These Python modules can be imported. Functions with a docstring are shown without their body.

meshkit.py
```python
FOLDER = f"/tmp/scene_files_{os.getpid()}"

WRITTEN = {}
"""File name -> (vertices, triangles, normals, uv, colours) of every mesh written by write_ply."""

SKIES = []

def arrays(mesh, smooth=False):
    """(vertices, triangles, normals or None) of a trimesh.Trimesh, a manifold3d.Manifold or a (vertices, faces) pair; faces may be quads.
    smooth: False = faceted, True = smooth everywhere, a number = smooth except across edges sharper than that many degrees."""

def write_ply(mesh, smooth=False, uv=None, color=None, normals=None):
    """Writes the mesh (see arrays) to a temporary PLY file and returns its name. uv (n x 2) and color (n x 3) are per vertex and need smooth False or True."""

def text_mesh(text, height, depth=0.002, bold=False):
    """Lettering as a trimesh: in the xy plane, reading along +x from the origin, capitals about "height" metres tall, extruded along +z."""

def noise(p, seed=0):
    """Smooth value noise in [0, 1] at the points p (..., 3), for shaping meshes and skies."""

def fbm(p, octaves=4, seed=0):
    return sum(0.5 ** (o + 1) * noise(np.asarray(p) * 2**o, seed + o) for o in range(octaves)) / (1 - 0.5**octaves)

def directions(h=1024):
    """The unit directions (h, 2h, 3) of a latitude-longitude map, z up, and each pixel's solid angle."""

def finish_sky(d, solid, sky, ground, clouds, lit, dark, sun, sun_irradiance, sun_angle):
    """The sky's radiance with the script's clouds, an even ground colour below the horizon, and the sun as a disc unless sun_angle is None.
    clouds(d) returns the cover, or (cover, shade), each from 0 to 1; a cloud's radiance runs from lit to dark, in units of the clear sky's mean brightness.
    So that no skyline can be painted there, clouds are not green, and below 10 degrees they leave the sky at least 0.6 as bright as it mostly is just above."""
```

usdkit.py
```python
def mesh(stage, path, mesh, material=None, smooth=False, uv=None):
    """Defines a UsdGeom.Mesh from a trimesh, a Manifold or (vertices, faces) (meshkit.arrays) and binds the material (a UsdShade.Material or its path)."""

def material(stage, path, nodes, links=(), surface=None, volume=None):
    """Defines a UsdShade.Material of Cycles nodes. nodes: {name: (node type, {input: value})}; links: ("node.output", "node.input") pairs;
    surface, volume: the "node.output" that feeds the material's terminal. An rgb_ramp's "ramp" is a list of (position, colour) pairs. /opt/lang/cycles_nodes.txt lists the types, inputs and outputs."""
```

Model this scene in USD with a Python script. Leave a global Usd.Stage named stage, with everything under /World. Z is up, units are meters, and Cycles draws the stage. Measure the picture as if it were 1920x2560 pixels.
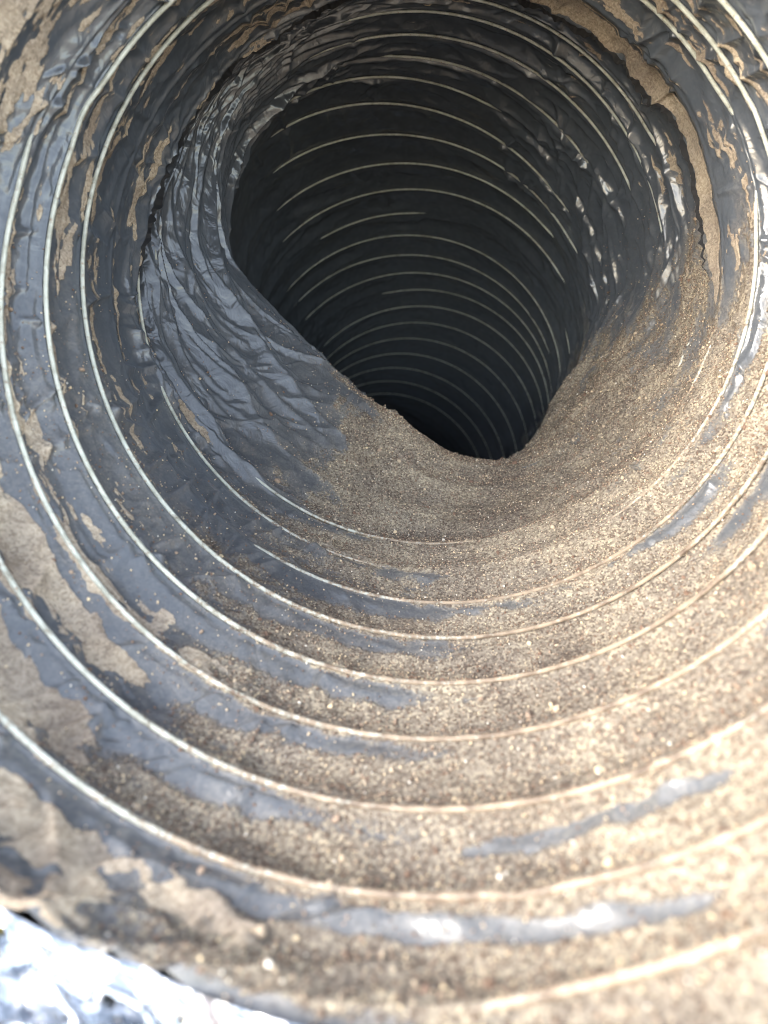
import math, numpy as np, trimesh, usdkit, meshkit
from scipy.interpolate import CubicSpline
from pxr import Usd, UsdGeom, UsdLux, UsdShade, Sdf, Gf, Vt

stage = Usd.Stage.CreateInMemory()
UsdGeom.SetStageUpAxis(stage, UsdGeom.Tokens.z)
UsdGeom.SetStageMetersPerUnit(stage, 1.0)
UsdGeom.Xform.Define(stage, '/World')
UsdGeom.Scope.Define(stage, '/World/Looks')

# ------------------------------------------------------------------ camera, sky, sun
PITCH = math.radians(18)          # the lens looks down into the duct
EYE = np.array([0.0, 0.0, 0.36])
RIGHT = np.array([1.0, 0, 0])
FWD = np.array([0, math.cos(PITCH), -math.sin(PITCH)])
DOWN = np.array([0, -math.sin(PITCH), -math.cos(PITCH)])
RAD = 0.10                        # duct radius in metres
EXPOSURE = 2.65
SKY = 0.15
SUN = 0.12
SUN_DIR = -1.6 * RIGHT - 0.70 * DOWN - 1.0 * FWD; SUN_DIR /= np.linalg.norm(SUN_DIR)

cam = UsdGeom.Camera.Define(stage, '/World/camera')
cam.CreateHorizontalApertureAttr(36.0)
cam.CreateVerticalApertureAttr(48.0)
cam.CreateFocalLengthAttr(36.0 * 1569.6 / 1920)
cam.CreateClippingRangeAttr(Gf.Vec2f(0.002, 100))
cam.CreateFStopAttr(17.0)
cam.CreateFocusDistanceAttr(0.225)
cam.CreateExposureAttr(EXPOSURE)
M4 = Gf.Matrix4d(1)
M4.SetRow(0, Gf.Vec4d(*RIGHT, 0)); M4.SetRow(1, Gf.Vec4d(*(-DOWN), 0)); M4.SetRow(2, Gf.Vec4d(*(-FWD), 0)); M4.SetRow(3, Gf.Vec4d(*EYE, 1))
cam.AddTransformOp().Set(M4)

sky_mat = usdkit.material(stage, '/World/Looks/sky', {
    's': ('sky_texture', {'sky_type': 'single_scattering', 'sun_disc': False, 'sun_elevation': math.asin(SUN_DIR[2]), 'sun_rotation': math.atan2(SUN_DIR[0], SUN_DIR[1])}),
    'h': ('hsv', {'saturation': 0.66}), 'w': ('mix_color', {'blend_type': 'multiply', 'fac': 1.0, 'b': (1.05, 1.0, 0.92), 'use_clamp': False}),
    'b': ('background_shader', {'strength': SKY})}, [('s.color', 'h.color'), ('h.color', 'w.a'), ('w.result', 'b.color')], surface='b.background')
dome = UsdLux.DomeLight.Define(stage, '/World/sky')
UsdShade.MaterialBindingAPI.Apply(dome.GetPrim()).Bind(sky_mat)
dome.GetPrim().SetCustomDataByKey('kind', 'structure')
sun = UsdLux.DistantLight.Define(stage, '/World/sun')
sun.CreateIntensityAttr(SUN); sun.CreateAngleAttr(11.0); sun.CreateNormalizeAttr(True) if hasattr(sun, 'CreateNormalizeAttr') else None
sun.CreateColorAttr(Gf.Vec3f(1.0, 0.985, 0.93))
zx = SUN_DIR; xx = np.cross([0, 1, 0], zx); xx /= np.linalg.norm(xx); yx = np.cross(zx, xx)
SM = Gf.Matrix4d(1)
for i, r in enumerate((xx, yx, zx)):
    SM.SetRow(i, Gf.Vec4d(*r, 0))
sun.AddTransformOp().Set(SM)

# ------------------------------------------------------------------ helpers
names = {}
def numbered(parent, name):
    k = (parent, name); n = names.get(k, 0); names[k] = n + 1
    return f'{parent}/{name}' if n == 0 else f'{parent}/{name}_{n:03d}'
def thing(name, label, cat, group=None):
    x = UsdGeom.Xform.Define(stage, numbered('/World', name)).GetPrim()
    tag(x, label, cat, group); return x
def tag(p, label=None, cat=None, group=None, kind=None):
    for k, v in (('label', label), ('category', cat), ('group', group), ('kind', kind)):
        if v: p.SetCustomDataByKey(k, v)
    return p
def put(name, mesh, mat, parent='/World', smooth=True):
    parent = str(parent.GetPath()) if not isinstance(parent, str) else parent
    return usdkit.mesh(stage, numbered(parent, name), mesh, mat, smooth=smooth)
def primvar(m, name, val):
    UsdGeom.PrimvarsAPI(m).CreatePrimvar(name, Sdf.ValueTypeNames.FloatArray, 'vertex').Set(Vt.FloatArray.FromNumpy(np.asarray(val, np.float32)))
def sst(x, a, b):
    t = np.clip((x - a) / (b - a), 0, 1); return t * t * (3 - 2 * t)
def polar(phi, tab):
    """periodic table lookup, degrees -> value"""
    a = np.array(sorted(tab)); x = np.concatenate([a[:, 0] - 360, a[:, 0], a[:, 0] + 360]); y = np.tile(a[:, 1], 3)
    return np.interp(np.degrees(phi) % 360, x, y)

# ------------------------------------------------------------------ the run of the duct
KN = np.array([-2, 0, 2, 4, 5.5, 7, 8.5, 10, 12, 14, 16, 18, 21, 24, 28.])
CEN = np.array([[-0.2204, -0.3689, 0.471], [-0.1141, -0.4452, 0.9727], [0.0533, -0.5631, 1.4319], [0.1473, -0.6951, 1.7777], [0.1311, -0.815, 2.0402], [0.1608, -0.9223, 2.2965], [0.1652, -0.9398, 2.4983], [0.1651, -0.9505, 2.662], [0.127, -0.9561, 2.9197], [0.0952, -0.953, 3.3188], [0.1365, -0.9191, 3.7366], [0.1506, -0.8572, 4.1762], [0.2382, -0.744, 4.8198], [0.2645, -0.5634, 5.4603], [0.1013, -0.242, 6.58]])
ANG = np.array([[0.065, -0.2189], [0.2485, -0.0834], [0.1055, 0.037], [-0.013, -0.013], [0.062, -0.032], [0.0018, -0.013], [-0.0366, -0.0758], [-0.0819, -0.0364], [-0.1758, -0.007], [0.0381, 0.0534], [0.1251, 0.1266], [0.0985, 0.1642], [0.1577, 0.2238], [-0.0457, 0.2972], [-0.1563, 0.2207]])
_c, _a = CubicSpline(KN, CEN), CubicSpline(KN, ANG)
def centre(u):
    u = np.asarray(u, float); uc = np.clip(u, -2, 28)
    return _c(uc) + (u - uc)[..., None] * np.where((u < 0)[..., None], _c(-2., 1), _c(28., 1))
def frame(u):
    a = _a(np.clip(u, -2, 28)); yaw, pit = a[..., 0], a[..., 1]
    n = np.stack([np.sin(yaw) * np.cos(pit), np.sin(pit), np.cos(yaw) * np.cos(pit)], -1)
    e1 = np.stack([np.cos(yaw), 0 * yaw, -np.sin(yaw)], -1)
    e2 = np.cross(e1, n); e2 *= np.sign(-e2[..., 1:2] + 1e-12)
    return n, e1, e2
AX = np.stack([RIGHT, DOWN, FWD]) * RAD
def point(u, phi, r):
    """a point of the duct: u along the run (one step per turn of wire), phi round it, r in duct radii"""
    n, e1, e2 = frame(u)
    p = centre(u) + r[..., None] * (np.cos(phi)[..., None] * e1 + np.sin(phi)[..., None] * e2)
    return EYE + p @ AX
def turn(phi):
    return ((math.pi - phi) / (2 * math.pi)) % 1.0
def N(phi, u, kphi, ku, seed, tw=0.0):
    """smooth noise on the wall: kphi cells per radian round it, ku cells per step along it, sheared by tw"""
    a = phi + tw * u
    return meshkit.noise(np.stack([np.cos(a) * kphi + 50, np.sin(a) * kphi + 50, u * ku + 0 * a], -1), seed)
def ridge(x, k=1.0):
    return (1 - np.abs(2 * x - 1)) ** k

SIL = [(153, .93), (158, .90), (173, .815), (184, .70), (197, .615), (213, .536), (231, .50), (246, .515), (261, .545), (272, .625), (281, .705), (290, .765), (296, .809), (302, .848), (314, .872), (326, .855), (336, .855), (354, .935), (5, 1.0), (20, 1.0), (60, 1.0), (120, 1.0), (140, .98)]
LIP = [(0, 1.2), (36, 1.3), (70, 1.7), (90, 1.8), (115, 1.3), (143, .2), (160, .4), (176, .7), (200, .2), (215, -.5), (230, -1.3), (249, -1.43), (256, -1.46), (262, -1.48), (267, -1.59), (272, -1.68), (281, -1.82), (290, -2.05), (300, -2.4), (311, -2.7), (318, -1.6), (325, .2), (340, 1.0)]  # unseen top and right rim set back to let sky light in
JAG = [(5, 6.62), (10, 6.62), (16, 6.53), (25, 6.52), (30, 6.49), (36, 6.62), (46, 6.53), (53, 6.54), (61, 6.54), (90, 6.48), (115, 6.41), (129, 6.53), (135, 6.37), (142, 6.24), (151, 6.27), (159, 6.09), (167, 6.09), (176, 5.85), (190, 5.9), (230, 6.3), (270, 6.5), (320, 6.6), (350, 6.62)]

def squeeze(u):
    return sst(u, 6.6, 10.2) * (1 - 0.75 * sst(u, 12.0, 17.5))
def make_pleats(count, seed, box, lean, length, width, height):
    """creases of the slack film: straight sharp folds on the unrolled wall, (angle, run) in duct radii"""
    g = np.random.default_rng(seed); out = []
    for _ in range(count):
        x, y = g.uniform(*box[0]), g.uniform(*box[1]) * 0.15
        out.append((x, y, g.normal(lean[0], lean[1]), g.uniform(*length), g.uniform(*width), g.uniform(*height), g.uniform(-.5, .5), g.uniform(.25, .75)))
    return out
R_ = math.radians
LONG = make_pleats(64, 5, ((R_(140), R_(222)), (6.0, 11.2)), (0.12, 0.12), (.7, 1.5), (.020, .060), (.012, .036))
LONG += make_pleats(20, 6, ((R_(175), R_(232)), (6.5, 9.0)), (0.6, 0.3), (.2, .5), (.02, .05), (.006, .016))
LONG += make_pleats(34, 7, ((R_(122), R_(156)), (6.5, 9.5)), (0.02, 0.07), (.6, 1.2), (.016, .045), (.008, .022))
LONG += make_pleats(46, 8, ((R_(-35), R_(35)), (6.8, 13)), (-0.35, 0.35), (.25, .7), (.02, .06), (.008, .026))
SHORT = make_pleats(420, 9, ((R_(60), R_(262)), (-0.5, 13)), (1.35, 0.45), (.10, .28), (.016, .046), (.006, .020))
SHORT += make_pleats(200, 10, ((R_(-60), R_(62)), (0, 14)), (1.8, 0.45), (.10, .28), (.016, .046), (.006, .020))
SHORT = [p for p in SHORT if not (R_(60) < p[0] < R_(115) and p[1] > 1.0 and p[5] > .011)]
SHORT += make_pleats(90, 11, ((R_(225), R_(300)), (-2, 5)), (0.15, 0.5), (.10, .35), (.012, .035), (.003, .009))
LONG += make_pleats(26, 12, ((R_(238), R_(275)), (-1.6, -0.75)), (0.25, 0.5), (.10, .35), (.02, .05), (.010, .028))
def pleats(u, deg, what):
    shape = np.shape(u); u = np.ravel(u + 0 * deg); y = u * 0.15; x = np.radians(np.ravel(deg + 0 * np.reshape(u, shape)))
    out = np.zeros(len(u)); order = np.argsort(y, kind='stable'); ys = y[order]
    for x0, y0, an, ln, wd, ht, bend, asym in what:
        reach = ln * abs(math.sin(an)) * .5 + wd * 2 + .05
        m = order[np.searchsorted(ys, y0 - reach):np.searchsorted(ys, y0 + reach)]
        dx = (x[m] - x0 + math.pi) % (2 * math.pi) - math.pi
        k = np.abs(dx) < ln * .5 + wd; m, dx = m[k], dx[k]; dy = y[m] - y0
        al = (dx * math.cos(an) + dy * math.sin(an)) / (ln * .5)
        ac = -dx * math.sin(an) + dy * math.cos(an) + bend * ln * .12 * (al ** 2 - .5)
        end = np.clip(1 - al ** 2, 0, 1)
        w = wd * (0.35 + 0.65 * end)
        q = ac / w
        prof = np.where(q < asym - .5, (q + 1) / (asym + .5), (1 - q) / (1.5 - asym))
        out[m] = np.maximum(out[m], ht * end * 1.15 * np.clip(prof, 0, 1) ** 1.5)
    return out.reshape(shape)
def wall(u, phi, layer):
    """radius of the film, and its dirt: returns r, mud (crust), dust"""
    t = turn(phi)
    w = (u - 2 * t) % 1.0                        # 0 and 1 at the wires
    tent = 4 * w * (1 - w)
    idx = np.floor(u - 2 * (((math.pi / 3 - phi) / (2 * math.pi)) % 1.0) - 2 / 3 + 1e-9) + 0 * u
    deg = np.degrees(phi) % 360
    fl = np.exp(-(((deg - 285 + 180) % 360 - 180) / 62.0) ** 2)   # floor
    depth = 0.030 + 0.022 * fl * (1 - sst(u, 3.5, 6)) + 0.012 * N(phi, idx, 1.5, 1, 3) + 0.012 * sst(u, 7.5, 9.5) * (1 - fl)
    depth = depth * (1 - 0.35 * sst(u, 12, 20))
    r = 1.0 + depth * tent ** 0.8
    sq = squeeze(u)
    # film drawn as a chord across the inner side of the bend
    sil = polar(phi, SIL)
    r = r * (1 - sq) + sq * np.minimum(r, sil + 0.012 * tent)
    # slack folds on the left of the bend, running with the rings
    left = np.exp(-(((deg - 190 + 180) % 360 - 180) / 48.0) ** 2) * sst(u, 5.2, 7.0) * (1 - sst(u, 13, 17))
    left += 0.75 * np.exp(-(((deg - 350 + 180) % 360 - 180) / 32.0) ** 2) * sst(u, 6.3, 7.2) * (1 - sst(u, 12, 16))
    left += 0.8 * np.exp(-(((deg - 120 + 180) % 360 - 180) / 30.0) ** 2) * sst(u, 6.3, 7.2) * (1 - sst(u, 9.5, 11.5))
    def folds(mid, lean, seed, fine=1.0):
        x = np.radians((deg - mid + 180) % 360 - 180); y = u * 0.14
        ca, sa = math.cos(lean), math.sin(lean)
        al, ac = x * ca + y * sa, -x * sa + y * ca
        z = 0 * x
        warp = 0.10 * (meshkit.noise(np.stack([al * 2.5 + 30, ac * 4 + 30, z], -1), seed + 5) - .5)
        p1 = meshkit.noise(np.stack([al * 1.1 + 60, (ac + warp) * 7.5 + 60, z], -1), seed)
        p2 = meshkit.noise(np.stack([al * 1.8 + 60, (ac + warp) * 15 + 60, z], -1), seed + 1)
        p3 = meshkit.noise(np.stack([(al + .5 * ac) * 6 + 60, (ac + warp - .3 * al) * 11 + 60, z], -1), seed + 2)
        p4 = meshkit.noise(np.stack([(al + ac) * 10 + 60, (ac - al) * 10 + 60, z], -1), seed + 3)
        return 0.026 * (np.abs(2 * p1 - 1) - .35) + 0.012 * (np.abs(2 * p2 - 1) - .35) + 0.007 * (np.abs(2 * p3 - 1) - .35) + 0.003 * (np.abs(2 * p4 - 1) - .35)
    lf = np.exp(-(((deg - 192 + 180) % 360 - 180) / 46.0) ** 4) * sst(u, 5.2, 7.0) * (1 - sst(u, 13, 17))
    rt = 0.75 * np.exp(-(((deg - 350 + 180) % 360 - 180) / 36.0) ** 4) * sst(u, 6.3, 7.2) * (1 - sst(u, 12, 16))
    tp = 0.7 * np.exp(-(((deg - 138 + 180) % 360 - 180) / 24.0) ** 4) * sst(u, 6.3, 7.2) * (1 - sst(u, 9.5, 11.5))
    lip_l = 1.0 * np.exp(-(((deg - 252 + 180) % 360 - 180) / 26.0) ** 4) * (1 - sst(u, -1.0, -0.45))
    r = r + lf * folds(192, 0.22, 111) + rt * folds(350, -0.5, 121) + tp * folds(138, -0.1, 131) + lip_l * folds(252, 0.15, 141)
    r = r - pleats(u, deg, LONG) - sst(tent, 0.03, 0.45) * (1 - 0.75 * np.clip(lf + rt + tp, 0, 1)) * pleats(u, deg, SHORT)
    # small creases everywhere, slanting off the wires
    cr = sst(tent, 0.05, 0.6)
    d1 = ridge(N(phi, u, 9, 1.1, 13, 0.10), 2.0)
    d2 = ridge(N(phi, u, 15, 2.3, 14, -0.16), 2.0)
    d3 = N(phi, u, 26, 5, 15)
    d4 = ridge(N(phi, u, 5.5, 2.4, 16, 0.22), 2.5)
    d5 = np.abs(2 * N(phi, u, 4.2, 1.5, 18, 0.35) - 1)
    amp = (0.35 + 0.65 * N(phi, u, 2.5, 1.0, 17))
    r = r - cr * amp * (1 - 0.85 * np.clip(sq * (1 - sil) * 5, 0, 1)) * (1 + 0.15 * sst(u, 8, 11)) * (1 - 0.55 * lf) * (0.010 * d1 + 0.005 * d2 + 0.001 * d3 + 0.012 * d4 + 0.014 * d5)
    # ---- dirt
    n1 = N(phi, u, 3.0, 1.2, 31); n2 = N(phi, u, 17, 2.6, 32); n3 = N(phi, u, 24, 9, 33); n4 = N(phi, u, 60, 22, 34)
    rag = 0.42 * n1 + 0.30 * n2 + 0.18 * n3 + 0.10 * n4
    # ceiling and side streaks of dried mud, elongated along the rings
    s1 = N(phi, u, 5.0, 4.5, 41); s2 = N(phi, u, 14, 9, 42); s3 = N(phi, u, 40, 18, 43)
    st = 0.42 * s1 + 0.27 * s2 + 0.20 * s3 + 0.11 * N(phi, u, 75, 34, 44)
    up = np.exp(-(((deg - 105 + 180) % 360 - 180) / 95.0) ** 2)
    dens = 0.535 + 0.012 * np.clip(u - 1, -3, 4)
    dens = dens - 0.17 * (1 - sst(u, 0.4, 2.2)) * np.exp(-(((deg - 150 + 180) % 360 - 180) / 45.0) ** 4) - 0.06 * (1 - sst(u, 1.6, 3.0)) * np.exp(-(((deg - 145 + 180) % 360 - 180) / 40.0) ** 4)
    right_up = np.exp(-(((deg - 45 + 180) % 360 - 180) / 42.0) ** 2)
    left_in = np.exp(-(((deg - 170 + 180) % 360 - 180) / 62.0) ** 2)
    dens = dens + np.where(u > 6.5, 0.055 + 0.045 * (u - 6.5) - 0.075 * right_up * (1 - sst(u, 9, 13)) + 0.35 * left_in, 0)
    dens = dens + 0.09 * np.exp(-((w - 0.0) / .16) ** 2) + 0.07 * np.exp(-((w - 1.0) / .16) ** 2)
    dens = dens + 0.35 * fl
    mud = (st - dens) / 0.035
    # muddy band on the near side of the loose edge
    band = np.exp(-((u - (polar(phi, JAG) - 0.20)) / 0.20) ** 2) * (u < polar(phi, JAG) + .01)
    bandside = np.exp(-(((deg - 30 + 180) % 360 - 180) / 48.0) ** 2) + 0.35 * np.exp(-(((deg - 130 + 180) % 360 - 180) / 40.0) ** 2)
    mud = np.maximum(mud, (band * bandside * 1.04 + 1.3 * (rag - 0.5) * sst(band * bandside, 0, .4) - 0.42) / 0.06)
    # left-bottom cakes near the mouth
    cake = np.exp(-(((deg - 222 + 180) % 360 - 180) / 26.0) ** 2) * (1 - sst(u, 1.6, 3.2))
    cake = np.maximum(cake, np.exp(-(((deg - 244 + 180) % 360 - 180) / 20.0) ** 2) * (1 - sst(u, -0.35, -0.05)) * 0.95)
    mud = np.maximum(mud, (cake * 0.55 + 1.35 * (rag - 0.5) * sst(cake, 0, .4) + 0.15 * np.exp(-((w - .62) / .25) ** 2) - 0.40) / 0.05)
    # loose dust and sand: floor, lower right
    lo = polar(phi, [(180, -1), (205, -.55), (225, -.1), (240, .35), (255, .8), (280, 1.15), (308, 1.05), (325, .80), (345, .62), (2, .35), (20, -.3), (40, -1), (90, -1)])
    lo_far = polar(phi, [(180, -1), (205, -.9), (222, -.25), (240, .3), (255, .9), (280, 1.1), (310, 1.0), (330, .80), (345, .5), (0, .1), (14, -.6), (24, -1), (90, -1)])
    k = sst(u, 5.5, 8.5); lo = lo * (1 - k) + lo_far * k
    clean = np.exp(-((w - 0.86) / .13) ** 2) * polar(phi, [(180, 1), (205, 1.1), (240, 1.1), (258, .80), (275, .45), (290, .50), (305, .45), (318, .75), (345, .9), (0, .6), (90, .6)]) * (1 - 0.75 * sst(u, 4.2, 6.2))
    fl2 = ((deg > 180) & (deg < 330)).astype(float)
    clean = np.where(w > .985, 0, clean)
    mud = mud - 7.0 * clean * fl2 * (0.3 + 1.2 * n1) - 2.5 * sst(deg, 236, 258) * (deg < 300) * sst(u, -0.5, 0.0)
    mud_field = mud
    mud = np.clip(mud, -1, 1) * 0.5 + 0.5
    strip = np.exp(-((w - 0.74 - 0.22 * (n1 - .5) - 0.06 * (n2 - .5)) / .065) ** 2) * ((u > -1.0) & (u < 1.0)) * np.where(u < 0, sst(deg, 236, 262) * (1 - sst(deg, 296, 308)), sst(deg, 278, 286) * (1 - sst(deg, 300, 312)))
    dust = lo - 0.45 * lip_l - 2.1 * strip * sst(n1 * .5 + n2 * .35 + n3 * .15, .36, .56) + 1.9 * (rag - 0.5) - 1.5 * clean * sst(N(phi, idx * 3.37, 2.6, 1.0, 35) + 0.35 * np.exp(-(((deg - 235 + 180) % 360 - 180) / 36.0) ** 2), 0.34, 0.74)
    dust = sst(dust, -0.35, 0.95)
    lower = np.exp(-(((deg - 235 + 180) % 360 - 180) / 55.0) ** 4) * (1 - sst(u, 3.5, 6.5))
    dust = np.maximum(dust, lower * (0.20 + 0.25 * (n1 - .3) + .2 * (n3 - .5)))
    dust = np.maximum(dust, 0.34 * sst(mud_field, -2.6, 0.6))
    dust = np.maximum(dust, 0.03 + 0.36 * fl * (1 - .6 * clean))
    return r, mud, dust

def loose_edge(phi):
    e = polar(phi, JAG)
    j = 0.09 * (meshkit.noise(np.stack([np.cos(phi) * 12 + 9, np.sin(phi) * 12 + 9, 0 * phi], -1), 5) - .5) + 0.10 * (meshkit.noise(np.stack([np.cos(phi) * 60 + 9, np.sin(phi) * 60 + 9, 0 * phi], -1), 6) - .5)
    return e + j

def lip(phi):
    return polar(phi, LIP) + 0.05 * (meshkit.noise(np.stack([np.cos(phi) * 4 + 9, np.sin(phi) * 4 + 9, 0 * phi], -1), 7) - .5)

def sheet(u, phi, r, keep=None):
    """grid (rows along u, columns round phi, closed round) -> vertices, faces"""
    nu, nph = u.shape
    v = point(u, phi, r).reshape(-1, 3)
    i, j = np.meshgrid(np.arange(nu - 1), np.arange(nph), indexing='ij')
    j2 = (j + 1) % nph
    q = np.stack([i * nph + j, i * nph + j2, (i + 1) * nph + j2, (i + 1) * nph + j], -1)
    if keep is not None:
        q = q[keep]
    q = q.reshape(-1, 4)
    f = np.vstack([q[:, [0, 1, 2]], q[:, [0, 2, 3]]])
    used = np.zeros(len(v), bool); used[f] = True
    ix = np.cumsum(used) - 1
    return v[used], ix[f], used

# ------------------------------------------------------------------ materials
L = '/World/Looks/'
GRAIN = 1.0 / RAD
def dirt_nodes():
    """sandy brown dirt colour: pale tan grains, dark brown crumbs, grey-brown dust"""
    n = {'g': ('geometry', {}),
         'a1': ('noise_texture', {'scale': 2100.0, 'detail': 3.0, 'roughness': .7}),
         'a2': ('voronoi_texture', {'scale': 1700.0, 'randomness': 1.0}),
         'a3': ('noise_texture', {'scale': 60.0, 'detail': 4.0, 'roughness': .6}),
         'r1': ('rgb_ramp', {'ramp': [(0.0, (.058, .042, .034)), (.28, (.110, .087, .072)), (.42, (.19, .165, .137)), (.58, (.27, .242, .202)), (.74, (.43, .386, .30)), (1, (.60, .55, .45))]}),
         'r3': ('rgb_ramp', {'ramp': [(0.0, (.62, .58, .58)), (.42, (.82, .80, .80)), (.6, (1.08, 1.05, 1.0)), (1, (1.25, 1.2, 1.1))]}),
         'a4': ('noise_texture', {'scale': 26.0, 'detail': 5.0, 'roughness': .62, 'distortion': .6}),
         'r4': ('rgb_ramp', {'ramp': [(.30, (.66, .63, .62)), (.46, (.92, .91, .90)), (.60, (1.06, 1.06, 1.05)), (.72, (1.30, 1.29, 1.27))]}),
         'dc4': ('mix_color', {'blend_type': 'multiply', 'fac': 1.0, 'use_clamp': False}),
         'cv': ('separate_color', {}),
         'm1': ('mix_float', {'fac': .42}),
         'dc': ('mix_color', {'blend_type': 'multiply', 'fac': 1.0, 'use_clamp': False})}
    l = [('g.position', 'a1.vector'), ('g.position', 'a2.vector'), ('g.position', 'a3.vector'), ('a2.color', 'cv.color'),
         ('a1.fac', 'm1.a'), ('cv.r', 'm1.b'), ('m1.result', 'r1.fac'), ('a3.fac', 'r3.fac'), ('g.position', 'a4.vector'), ('a4.fac', 'r4.fac'), ('r1.color', 'dc4.a'), ('r4.color', 'dc4.b'), ('dc4.result', 'dc.a'), ('r3.color', 'dc.b')]
    return n, l

def film_material(name):
    n, l = dirt_nodes()
    n.update({
        'dust': ('attribute', {'attribute': 'dust'}),
        'b1': ('noise_texture', {'scale': 900.0, 'detail': 3.0, 'roughness': .6}),
        'thr': ('math', {'math_type': 'multiply_add', 'value2': 1.0, 'value3': 0.0}),
        'sub': ('math', {'math_type': 'multiply_add', 'value2': 0.95, 'value3': -0.93}),
        'add': ('math', {'math_type': 'add'}),
        'mask': ('map_range', {'range_type': 'smoothstep', 'from_min': -0.04, 'from_max': 0.30, 'clamp': True}),
        'veil': ('math', {'math_type': 'multiply', 'value2': 0.62}),
        'mx': ('math', {'math_type': 'maximum'}),
        'f3': ('noise_texture', {'scale': 240.0, 'detail': 5.0, 'roughness': .65}),
        'fr': ('rgb_ramp', {'ramp': [(0, (.040, .048, .060)), (.5, (.053, .062, .076)), (1, (.078, .088, .104))]}),
        'col': ('mix_color', {'use_clamp': True}),
        'ro': ('mix_float', {'a': 0.18, 'b': 0.85}),
        'sp': ('mix_float', {'a': 0.95, 'b': 0.20}),
        'h': ('math', {'math_type': 'multiply_add', 'value2': 0.0006, 'value3': 0.0}),
        'hm': ('math', {'math_type': 'multiply'}),
        'cw': ('noise_texture', {'scale': 130.0, 'detail': 3.0, 'roughness': .5, 'distortion': 0.8}),
        'cwa': ('math', {'math_type': 'multiply', 'value2': 0.0007}),
        'hs': ('math', {'math_type': 'add'}),
        'bp': ('bump', {'strength': 1.0, 'distance': 1.0, 'use_object_space': False}),
        'p': ('principled_bsdf', {'ior': 1.5})})
    l += [('g.position', 'b1.vector'), ('dust.fac', 'thr.value1'), ('b1.fac', 'sub.value1'), ('thr.value', 'add.value1'), ('sub.value', 'add.value2'),
          ('add.value', 'mask.value'), ('dust.fac', 'veil.value1'), ('mask.result', 'mx.value1'), ('veil.value', 'mx.value2'),
          ('g.position', 'f3.vector'), ('f3.fac', 'fr.fac'), ('mx.value', 'col.fac'), ('fr.color', 'col.a'), ('dc.result', 'col.b'),
          ('mx.value', 'ro.fac'), ('mx.value', 'sp.fac'), ('ro.result', 'p.roughness'), ('sp.result', 'p.specular_ior_level'), ('col.result', 'p.base_color'),
          ('m1.result', 'h.value1'), ('h.value', 'hm.value1'), ('mask.result', 'hm.value2'), ('g.position', 'cw.vector'), ('cw.fac', 'cwa.value1'), ('hm.value', 'hs.value1'), ('cwa.value', 'hs.value2'),
          ('hs.value', 'bp.height'), ('bp.normal', 'p.normal')]
    return usdkit.material(stage, L + name, n, l, surface='p.BSDF')
FILM = film_material('black_film')

def mud_material():
    n, l = dirt_nodes()
    n['r1'] = ('rgb_ramp', {'ramp': [(0.0, (.17, .135, .105)), (.33, (.285, .24, .19)), (.5, (.37, .32, .26)), (.68, (.44, .385, .315)), (1, (.51, .455, .375))]})
    n.update({'h': ('math', {'math_type': 'multiply', 'value2': 0.0004}), 'bp': ('bump', {'strength': 1.0, 'distance': 1.0}), 'p': ('principled_bsdf', {'roughness': .9, 'specular_ior_level': .2})})
    l += [('m1.result', 'h.value1'), ('h.value', 'bp.height'), ('bp.normal', 'p.normal'), ('dc.result', 'p.base_color')]
    return usdkit.material(stage, L + 'dried_mud', n, l, surface='p.BSDF')
MUD = mud_material()

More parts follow.
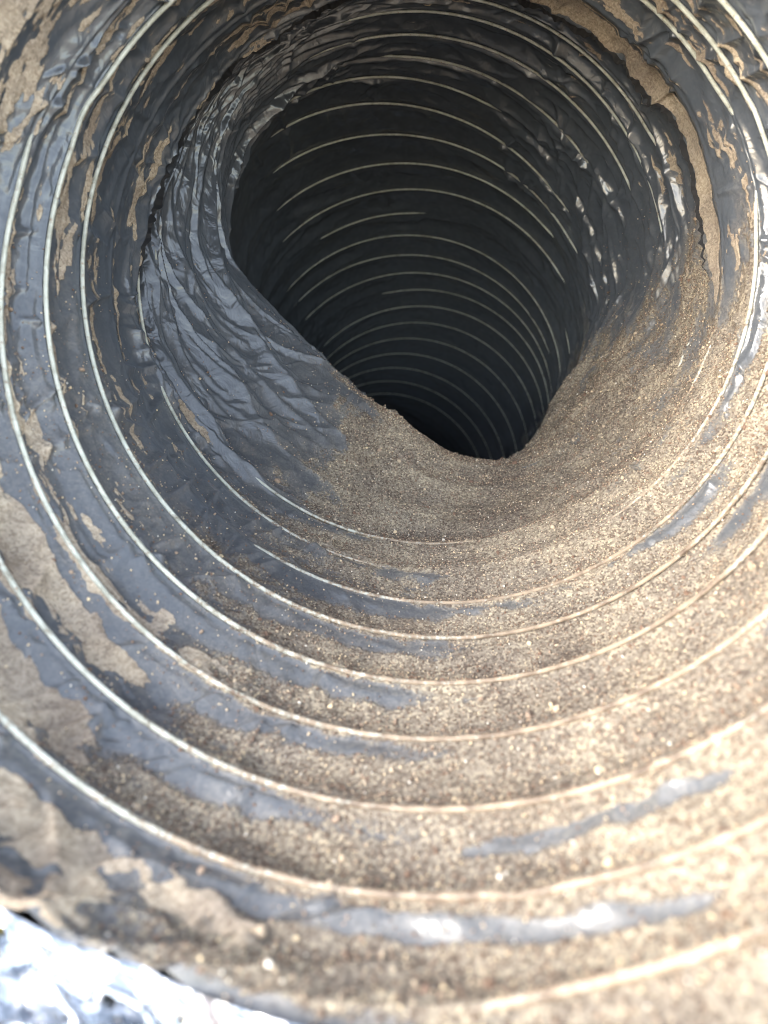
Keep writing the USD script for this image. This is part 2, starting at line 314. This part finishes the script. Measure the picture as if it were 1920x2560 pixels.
WIRE = usdkit.material(stage, L + 'pale_wire', {
    'g': ('geometry', {}), 'a': ('noise_texture', {'scale': 260.0, 'detail': 4.0}), 'c': ('noise_texture', {'scale': 800.0, 'detail': 3.0, 'roughness': .7}),
    'r': ('rgb_ramp', {'ramp': [(0, (.20, .19, .15)), (.40, (.36, .37, .32)), (.55, (.48, .50, .45)), (1, (.58, .60, .55))]}),
    'dust': ('attribute', {'attribute': 'dust'}), 's': ('math', {'math_type': 'multiply_add', 'value2': 0.30, 'value3': 0.0}), 'd': ('math', {'math_type': 'add'}),
    'm': ('map_range', {'range_type': 'smoothstep', 'from_min': .54, 'from_max': .74, 'clamp': True}),
    'dr': ('rgb_ramp', {'ramp': [(.3, (.10, .07, .05)), (.6, (.33, .26, .19))]}),
    'x': ('mix_color', {}), 'p': ('principled_bsdf', {'roughness': .36, 'specular_ior_level': .5})},
    [('g.position', 'a.vector'), ('g.position', 'c.vector'), ('a.fac', 'r.fac'), ('dust.fac', 's.value1'), ('s.value', 'd.value1'), ('c.fac', 'd.value2'), ('d.value', 'm.value'),
     ('a.fac', 'dr.fac'), ('m.result', 'x.fac'), ('r.color', 'x.a'), ('dr.color', 'x.b'), ('x.result', 'p.base_color')], surface='p.BSDF')
FOIL = usdkit.material(stage, L + 'silver_foil', {
    'g': ('geometry', {}), 'a': ('noise_texture', {'scale': 120.0, 'detail': 3.0}), 'v': ('voronoi_texture', {'scale': 110.0, 'feature': 'f1'}),
    'm': ('math', {'math_type': 'add'}), 'h': ('math', {'math_type': 'multiply', 'value2': 0.003}), 'bp': ('bump', {'strength': .8, 'distance': 1.0}),
    'd': ('noise_texture', {'scale': 48.0, 'detail': 6.0, 'roughness': .65, 'distortion': 1.0}), 'dm': ('map_range', {'range_type': 'smoothstep', 'from_min': .545, 'from_max': .60, 'clamp': True}),
    'cl': ('mix_color', {'a': (.56, .58, .61), 'b': (.11, .10, .11)}), 'me': ('mix_float', {'a': 1.0, 'b': .3}), 'ro': ('mix_float', {'a': .13, 'b': .6}),
    'p': ('principled_bsdf', {})},
    [('g.position', 'a.vector'), ('g.position', 'v.vector'), ('g.position', 'd.vector'), ('a.fac', 'm.value1'), ('v.distance', 'm.value2'), ('m.value', 'h.value1'), ('h.value', 'bp.height'), ('bp.normal', 'p.normal'),
     ('d.fac', 'dm.value'), ('dm.result', 'cl.fac'), ('dm.result', 'me.fac'), ('dm.result', 'ro.fac'), ('cl.result', 'p.base_color'), ('me.result', 'p.metallic'), ('ro.result', 'p.roughness')], surface='p.BSDF')
def plain(name, col, rough=.6):
    return usdkit.material(stage, L + name, {'g': ('geometry', {}), 'a': ('noise_texture', {'scale': 300.0, 'detail': 4.0}),
        'r': ('rgb_ramp', {'ramp': [(0, tuple(.7 * c for c in col)), (1, tuple(min(1, 1.3 * c) for c in col))]}), 'p': ('principled_bsdf', {'roughness': rough})},
        [('g.position', 'a.vector'), ('a.fac', 'r.fac'), ('r.color', 'p.base_color')], surface='p.BSDF')
YELLOW = plain('yellow_print', (.62, .42, .03)); BLACK = plain('black_print', (.02, .02, .02))
TORN_SHADE = plain('torn_film_shade', (.010, .010, .012), .75)  # film colour darkened to stand for shade along the loose edge
SOIL = usdkit.material(stage, L + 'dry_soil', {'g': ('geometry', {}), 'a': ('noise_texture', {'scale': 14.0, 'detail': 10.0, 'roughness': .7}),
    'r': ('rgb_ramp', {'ramp': [(.2, (.17, .13, .09)), (.5, (.30, .24, .17)), (.8, (.40, .33, .25))]}), 'bp': ('bump', {'strength': .6, 'distance': .01}), 'p': ('principled_bsdf', {'roughness': .95})},
    [('g.position', 'a.vector'), ('a.fac', 'r.fac'), ('r.color', 'p.base_color'), ('a.fac', 'bp.height'), ('bp.normal', 'p.normal')], surface='p.BSDF')

# ------------------------------------------------------------------ setting: bare ground under the duct
GZ = -0.14
gx = np.concatenate([[-60, -15, -5], np.linspace(-2, 2, 81), [5, 15, 60]])
X, Y = np.meshgrid(gx, gx + 0.4, indexing='ij')
Zg = GZ + 0.03 * (meshkit.fbm(np.stack([X * 2.2, Y * 2.2, 0 * X], -1), 4, 3) - 1.0)
ng = len(gx); i, j = np.meshgrid(np.arange(ng - 1), np.arange(ng - 1), indexing='ij')
q = np.stack([i * ng + j, (i + 1) * ng + j, (i + 1) * ng + j + 1, i * ng + j + 1], -1).reshape(-1, 4)
gm = put('ground', (np.stack([X, Y, Zg], -1).reshape(-1, 3), q), SOIL)
tag(gm.GetPrim(), 'dry bare soil that the flexible duct lies on', 'ground', kind='structure')

# ------------------------------------------------------------------ the duct
duct = thing('flexible_duct', 'crumpled flexible air duct with black film lining, pale wire coil and silver foil jacket', 'air duct')

def dusted(m, used, dust):
    primvar(m, 'dust', dust.ravel()[used])

# near length of lining, from the mouth to the loose ragged edge
nph = 1080
phi1 = np.linspace(0, 2 * np.pi, nph, endpoint=False)
un = np.linspace(-3.2, 6.75, 420)
U, P = np.meshgrid(un, phi1, indexing='ij')
lo_, hi_ = lip(P), loose_edge(P)
Uc = np.clip(U, lo_, hi_)
keep = ((np.roll(Uc, -1, 0) - Uc) > 1e-6)[:-1] | (((np.roll(Uc, -1, 0) - Uc) > 1e-6)[:-1][:, np.r_[1:nph, 0]])
r, mud, dust = wall(Uc, P, 0)
top = polar(P, [(0, .9), (8, 1), (60, 1), (160, 1), (175, .9), (188, .15), (200, 0), (345, 0), (352, .4)])
near_edge = sst(Uc, 5.0, 5.9)
r = r - top * (0.020 * np.exp(-((Uc - 5.50) / .36) ** 2) + 0.012 * sst(Uc, hi_ - 0.42, hi_))
r = r - top * near_edge * (0.020 + 0.014 * N(P, Uc, 4, 1, 51) + 0.010 * np.exp(-((Uc - hi_) / .08) ** 2) * N(P, Uc, 14, .1, 52))
r_near = r
v, f, used = sheet(Uc, P, r, keep)
m = put('inner_film', (v, f), FILM, duct); dusted(m, used, dust)
tag(m.GetPrim(), 'muddy black film lining near the mouth, ending in a ragged loose edge')
NEAR = (Uc, P, r, mud, keep)
# torn edge curling into the duct, near-black to paint the shadow line there
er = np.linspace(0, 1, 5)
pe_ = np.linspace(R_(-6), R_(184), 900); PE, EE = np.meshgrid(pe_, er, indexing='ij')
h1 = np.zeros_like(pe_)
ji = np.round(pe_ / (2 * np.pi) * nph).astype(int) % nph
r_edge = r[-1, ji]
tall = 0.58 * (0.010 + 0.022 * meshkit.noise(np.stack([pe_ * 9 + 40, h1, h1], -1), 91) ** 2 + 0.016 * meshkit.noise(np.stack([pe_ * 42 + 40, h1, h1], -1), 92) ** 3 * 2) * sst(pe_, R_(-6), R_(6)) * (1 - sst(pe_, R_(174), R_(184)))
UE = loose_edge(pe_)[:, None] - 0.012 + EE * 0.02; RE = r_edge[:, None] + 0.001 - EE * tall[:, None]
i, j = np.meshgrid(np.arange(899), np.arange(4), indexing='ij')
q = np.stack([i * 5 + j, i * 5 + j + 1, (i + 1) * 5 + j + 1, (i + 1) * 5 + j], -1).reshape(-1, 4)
te = put('shaded_torn_edge', (point(UE, PE, RE).reshape(-1, 3), q), TORN_SHADE, duct)
tag(te.GetPrim(), 'ragged torn edge of the loose film, painted black for its shadow line')

# the lining beyond it, which goes on behind the loose edge and over the bend into the dark
nph2 = 900
phi2 = np.linspace(0, 2 * np.pi, nph2, endpoint=False)
uf = np.concatenate([np.linspace(5.3, 13, 330), np.linspace(13, 30, 330)[1:]])
U2, P2 = np.meshgrid(uf, phi2, indexing='ij')
r2, mud2, dust2 = wall(U2, P2, 1)
r2 = r2 + 0.025 * (1 - sst(U2, 6.6, 7.2)) * polar(P2, [(0, .8), (30, 1), (150, 1), (185, .8), (215, .15), (300, .15), (345, .3)])
r2 = r2 + 0.004 * (U2 < 6.7)
v, f, used = sheet(U2, P2, r2)
m = put('inner_film', (v, f), FILM, duct); dusted(m, used, dust2)
tag(m.GetPrim(), 'clean black film lining running over the bend into the dark')

# crust of dried mud sticking to the film
def crust(U, P, r, mud, keep, zone):
    q = zone[:-1].copy() if keep is None else keep & zone[:-1]
    q &= np.maximum.reduce([mud[:-1], mud[1:], np.roll(mud, -1, 1)[:-1], np.roll(mud, -1, 1)[1:]]) > 0.5
    h = 0.0004 + 0.0045 * sst(mud, .5, 0.95) * (0.55 + 0.9 * N(P, U, 30, 10, 61))
    v, f, used = sheet(U, P, r - h, q)
    s = mud.ravel()[used] - 0.5
    # cut every triangle along the outline of the flake
    V, F = [v], []
    base = len(v)
    sf = s[f]; k = (sf > 0).sum(1)
    F.append(f[k == 3])
    for want in (1, 2):
        g, gs = f[k == want], sf[k == want]
        odd = (gs > 0).argmax(1) if want == 1 else (gs <= 0).argmax(1)
        ii = np.arange(len(g))
        a, b, c = g[ii, odd], g[ii, (odd + 1) % 3], g[ii, (odd + 2) % 3]
        sa, sb, sc = s[a], s[b], s[c]
        tb = (sa / (sa - sb + 1e-12))[:, None]; tc = (sa / (sa - sc + 1e-12))[:, None]
        V += [v[a] + tb * (v[b] - v[a]), v[a] + tc * (v[c] - v[a])]
        ib = base + ii; ic = base + len(ii) + ii; base += 2 * len(ii)
        if want == 1: F.append(np.stack([a, ib, ic], 1))
        else: F += [np.stack([ib, b, c], 1), np.stack([ib, c, ic], 1)]
    return np.vstack(V), np.vstack(F), None
mv, mf, _ = crust(*NEAR, np.ones_like(NEAR[0], bool))
mv2, mf2, _ = crust(U2, P2, r2, mud2, None, U2 > loose_edge(P2) + .02)
mm = put('dried_mud', (np.vstack([mv, mv2]), np.vstack([mf, mf2 + len(mv)])), MUD)
tag(mm.GetPrim(), 'tan dried mud in flakes and streaks on the black film between the wires', 'mud', kind='stuff')

# wire coil, one part for each turn; where the film wraps over the wire, that stretch is covered
COVER = {-1: [(95, 180)], 0: [(95, 178)], 1: [(90, 172)], 2: [(100, 168)], 3: [(22, 30), (148, 163), (160, 242)], 4: [(4, 33)], 5: [(-20, 205)], 6: [(62, 205), (-20, 40)], 7: [(95, 180), (-20, 33)], 8: [(106, 180), (-20, 14)],
         9: [(118, 180), (-20, 28)], 10: [(95, 180), (-20, 42)], 11: [(128, 180), (-20, 72)], 12: [(138, 180), (-20, 40)], 13: [(-20, 30)], 14: [(-20, 40)], 15: [(-20, 30)],
         16: [(10, 90), (120, 170)], 18: [(-30, 20)], 20: [(100, 170)]}
def wire_turn(k, t0, t1):
    n = 170
    t = np.linspace(t0, t1, n); u = k + 2 * t; ph = math.pi - 2 * np.pi * t
    ok = u >= lip(ph) + 0.02
    if ok.sum() < 6: return
    t, u, ph = t[ok], u[ok], ph[ok]
    dg = np.degrees(ph) % 360
    flo = np.exp(-(((dg - 290 + 180) % 360 - 180) / 55.0) ** 2)
    hide = N(ph, u, 1.3, 0.37, 81) - 0.5
    rr = 0.9945 + 0.0065 * flo + 0.014 * flo * sst(u, 2.2, 5.0) * (0.65 + 3 * hide)
    rr = rr + 0.0045 * sst(u, 12, 17) + 0.006 * np.exp(-(((dg - 322 + 180) % 360 - 180) / 30.0) ** 2) * (0.4 + 2.5 * hide)
    for a0, a1 in COVER.get(k, ()):
        mid, half = math.radians((a0 + a1) / 2), math.radians((a1 - a0) / 2)
        dd = np.abs((ph - mid + math.pi) % (2 * math.pi) - math.pi)
        rr = rr + (0.022 + 0.05 * sst(u, 5.7, 6.1) * (1 - sst(u, 7.2, 8.0))) * (1 - sst(dd, half - .24, half)) * (t > .5 if a1 == 242 else 1)
    rr = rr + 0.02 * (u < -0.6) * sst(-dg, -296, -276) * (dg > 180)
    c = point(u, ph, rr)
    tg = np.gradient(c, axis=0); tg /= np.linalg.norm(tg, axis=1, keepdims=True)
    ctr = EYE + centre(u) @ AX
    nrm = c - ctr; nrm -= (nrm * tg).sum(1, keepdims=True) * tg; nrm /= np.linalg.norm(nrm, axis=1, keepdims=True)
    thick = 0.00060 - 0.00012 * sst(u, 3, 9) - 0.00012 * sst(u, 14, 20)
    b = np.cross(tg, nrm); s = 7; an = np.arange(s) * 2 * np.pi / s
    v = c[:, None] + thick[:, None, None] * (np.cos(an)[None, :, None] * nrm[:, None] + np.sin(an)[None, :, None] * b[:, None])
    i, j = np.meshgrid(np.arange(len(c) - 1), np.arange(s), indexing='ij')
    q = np.stack([i * s + j, i * s + (j + 1) % s, (i + 1) * s + (j + 1) % s, (i + 1) * s + j], -1).reshape(-1, 4)
    mw = put('wire_turn', (v.reshape(-1, 3), q), WIRE, duct)
    primvar(mw, 'dust', np.repeat(np.clip(wall(u, ph, 0)[2], 0, 1) * flo, s))
for k in range(-4, 28):
    wire_turn(k, 0.0, 1.0)

# silver foil jacket: folded forward out of the mouth at the bottom, then back over the outside
na = 720
pa = np.linspace(0, 2 * np.pi, na, endpoint=False)
prof = [(0.0, 1.0, 0), (-.06, 1.004, .2), (-.16, 1.012, 1), (-.30, 1.03, 1), (-.48, 1.05, 1), (-.66, 1.075, 1), (-.82, 1.11, 1), (-.92, 1.17, 1), (-.92, 1.24, 1), (-.8, 1.30, 1), (-.5, 1.34, 1)]
ps = np.array(prof); tt = np.linspace(0, len(prof) - 1, 90)
du = np.interp(tt, np.arange(len(prof)), ps[:, 0]); rr = np.interp(tt, np.arange(len(prof)), ps[:, 1]); am = np.interp(tt, np.arange(len(prof)), ps[:, 2])
LP = lip(pa)
Uj = LP[None, :] + du[:, None]; Rj = rr[:, None] + 0 * Uj; Aj = am[:, None] + 0 * Uj
back = np.linspace(0, 1, 120)[1:]
Ub = (LP - .5)[None, :] * (1 - back[:, None]) + 31.0 * back[:, None]
Uj = np.vstack([Uj, Ub]); Rj = np.vstack([Rj, 1.34 + 0 * Ub]); Aj = np.vstack([Aj, 1.6 + 0 * Ub])
Pj = np.broadcast_to(pa, Uj.shape)
qn = np.vstack([np.broadcast_to(tt[:, None] * .35, (90, na)), 3.5 + Ub * 1.0])
cr = ridge(N(Pj, qn, 9, 1.4, 71, .2), 1.2) * .050 + ridge(N(Pj, qn, 20, 3.2, 72, -.3), 1.2) * .030 + ridge(N(Pj, qn, 46, 7.5, 73, .3)) * .008
Rj = Rj + Aj * (cr - .035)
v, f, _ = sheet(Uj, Pj, Rj)
jacket = put('foil_jacket', (v, f), FOIL, duct)
# a scrap of yellow and black print on the foil under the lip
for k, (p0, p1, mat) in enumerate(((247.6, 248.9, 'y'), (248.9, 249.6, 'k'), (249.6, 250.9, 'y'), (250.9, 251.4, 'k'))):
    du_, dp_ = np.meshgrid(np.linspace(12, 24, 9), np.linspace(p0, p1, 4), indexing='ij')
    j = np.round((dp_ + .5 * (du_ - 18) * .12) * 2).astype(int) % na; i = np.round(du_).astype(int)
    vv = point(Uj[i, j], Pj[i, j], Rj[i, j] - 0.004)
    a_, b_ = np.meshgrid(np.arange(8), np.arange(3), indexing='ij')
    qq = np.stack([a_ * 4 + b_, a_ * 4 + b_ + 1, (a_ + 1) * 4 + b_ + 1, (a_ + 1) * 4 + b_], -1).reshape(-1, 4)
    pm = put('printed_stripe', (vv.reshape(-1, 3), qq), YELLOW if mat == 'y' else BLACK, jacket)
    tag(pm.GetPrim(), 'yellow stripe' if mat == 'y' else 'black stripe')
# unseen far end, added and closed to keep light from leaking in
pe = np.linspace(0, 2 * np.pi, 120, endpoint=False)
ue = np.linspace(29.5, 31.5, 14)
Ue, Pe = np.meshgrid(ue, pe, indexing='ij')
v, f, _ = sheet(Ue, Pe, 1.30 * np.sqrt(np.clip(1 - ((Ue - 29.5) / 2.0) ** 2, 0.0004, 1)))
put('added_closed_end', (v, f), FOIL, duct)

# loose sand and crumbs lying in the lower right of the duct
rng = np.random.default_rng(4)
def sand(count, ur, seed):
    g = np.random.default_rng(seed)
    u = g.uniform(*ur, count); ph = g.uniform(np.radians(175), np.radians(380), count)
    rr, mu, du = wall(u, ph, 0)
    ok = (g.random(count) < du ** 1.3 * 0.85 + .004) & (u > lip(ph) + .05)
    u, ph, rr = u[ok], ph[ok], rr[ok]
    return point(u, ph, rr - 0.002)
pts = np.vstack([sand(60000, (-2.6, 4), 1), sand(60000, (4, 12.5), 2)])
S = UsdGeom.PointInstancer.Define(stage, '/World/sand_grains')
tag(S.GetPrim(), 'loose sand grains and brown crumbs lying along the floor of the duct', 'sand', kind='stuff')
cols = [(.62, .50, .33), (.45, .36, .26), (.16, .10, .07), (.30, .22, .16), (.70, .66, .58)]
protos = []
for k, c in enumerate(cols):
    g = trimesh.creation.icosphere(subdivisions=1, radius=1.0)
    vv = np.array(g.vertices); vv *= (0.75 + 0.5 * meshkit.noise(vv * 1.3 + k * 7, k))[:, None] * np.array([1, .8, .65])
    mt = usdkit.material(stage, f'{L}grain_{k}', {'p': ('principled_bsdf', {'base_color': c, 'roughness': .35 if k == 4 else .7})}, [], surface='p.BSDF')
    usdkit.mesh(stage, f'/World/sand_grains/grain{"" if k == 0 else "_%03d" % k}', (vv, np.array(g.faces)), mt, smooth=False)
    protos.append(f'/World/sand_grains/grain{"" if k == 0 else "_%03d" % k}')
S.CreatePrototypesRel().SetTargets([Sdf.Path(p) for p in protos])
n = len(pts)
S.CreatePositionsAttr(Vt.Vec3fArray.FromNumpy(pts.astype(np.float32)))
S.CreateProtoIndicesAttr(Vt.IntArray.FromNumpy(rng.choice(5, n, p=[.10, .20, .43, .25, .02]).astype(np.int32)))
sz = 0.00019 * np.exp(rng.normal(0, .30, n))
sz = np.where(rng.random(n) < .012, sz * rng.uniform(1.8, 3.6, n), sz)
S.CreateScalesAttr(Vt.Vec3fArray.FromNumpy(np.repeat(sz[:, None], 3, 1).astype(np.float32)))
qr = rng.normal(size=(n, 4)); qr /= np.linalg.norm(qr, axis=1, keepdims=True)
S.CreateOrientationsAttr(Vt.QuathArray([Gf.Quath(float(a), float(b), float(c), float(d)) for a, b, c, d in qr]))
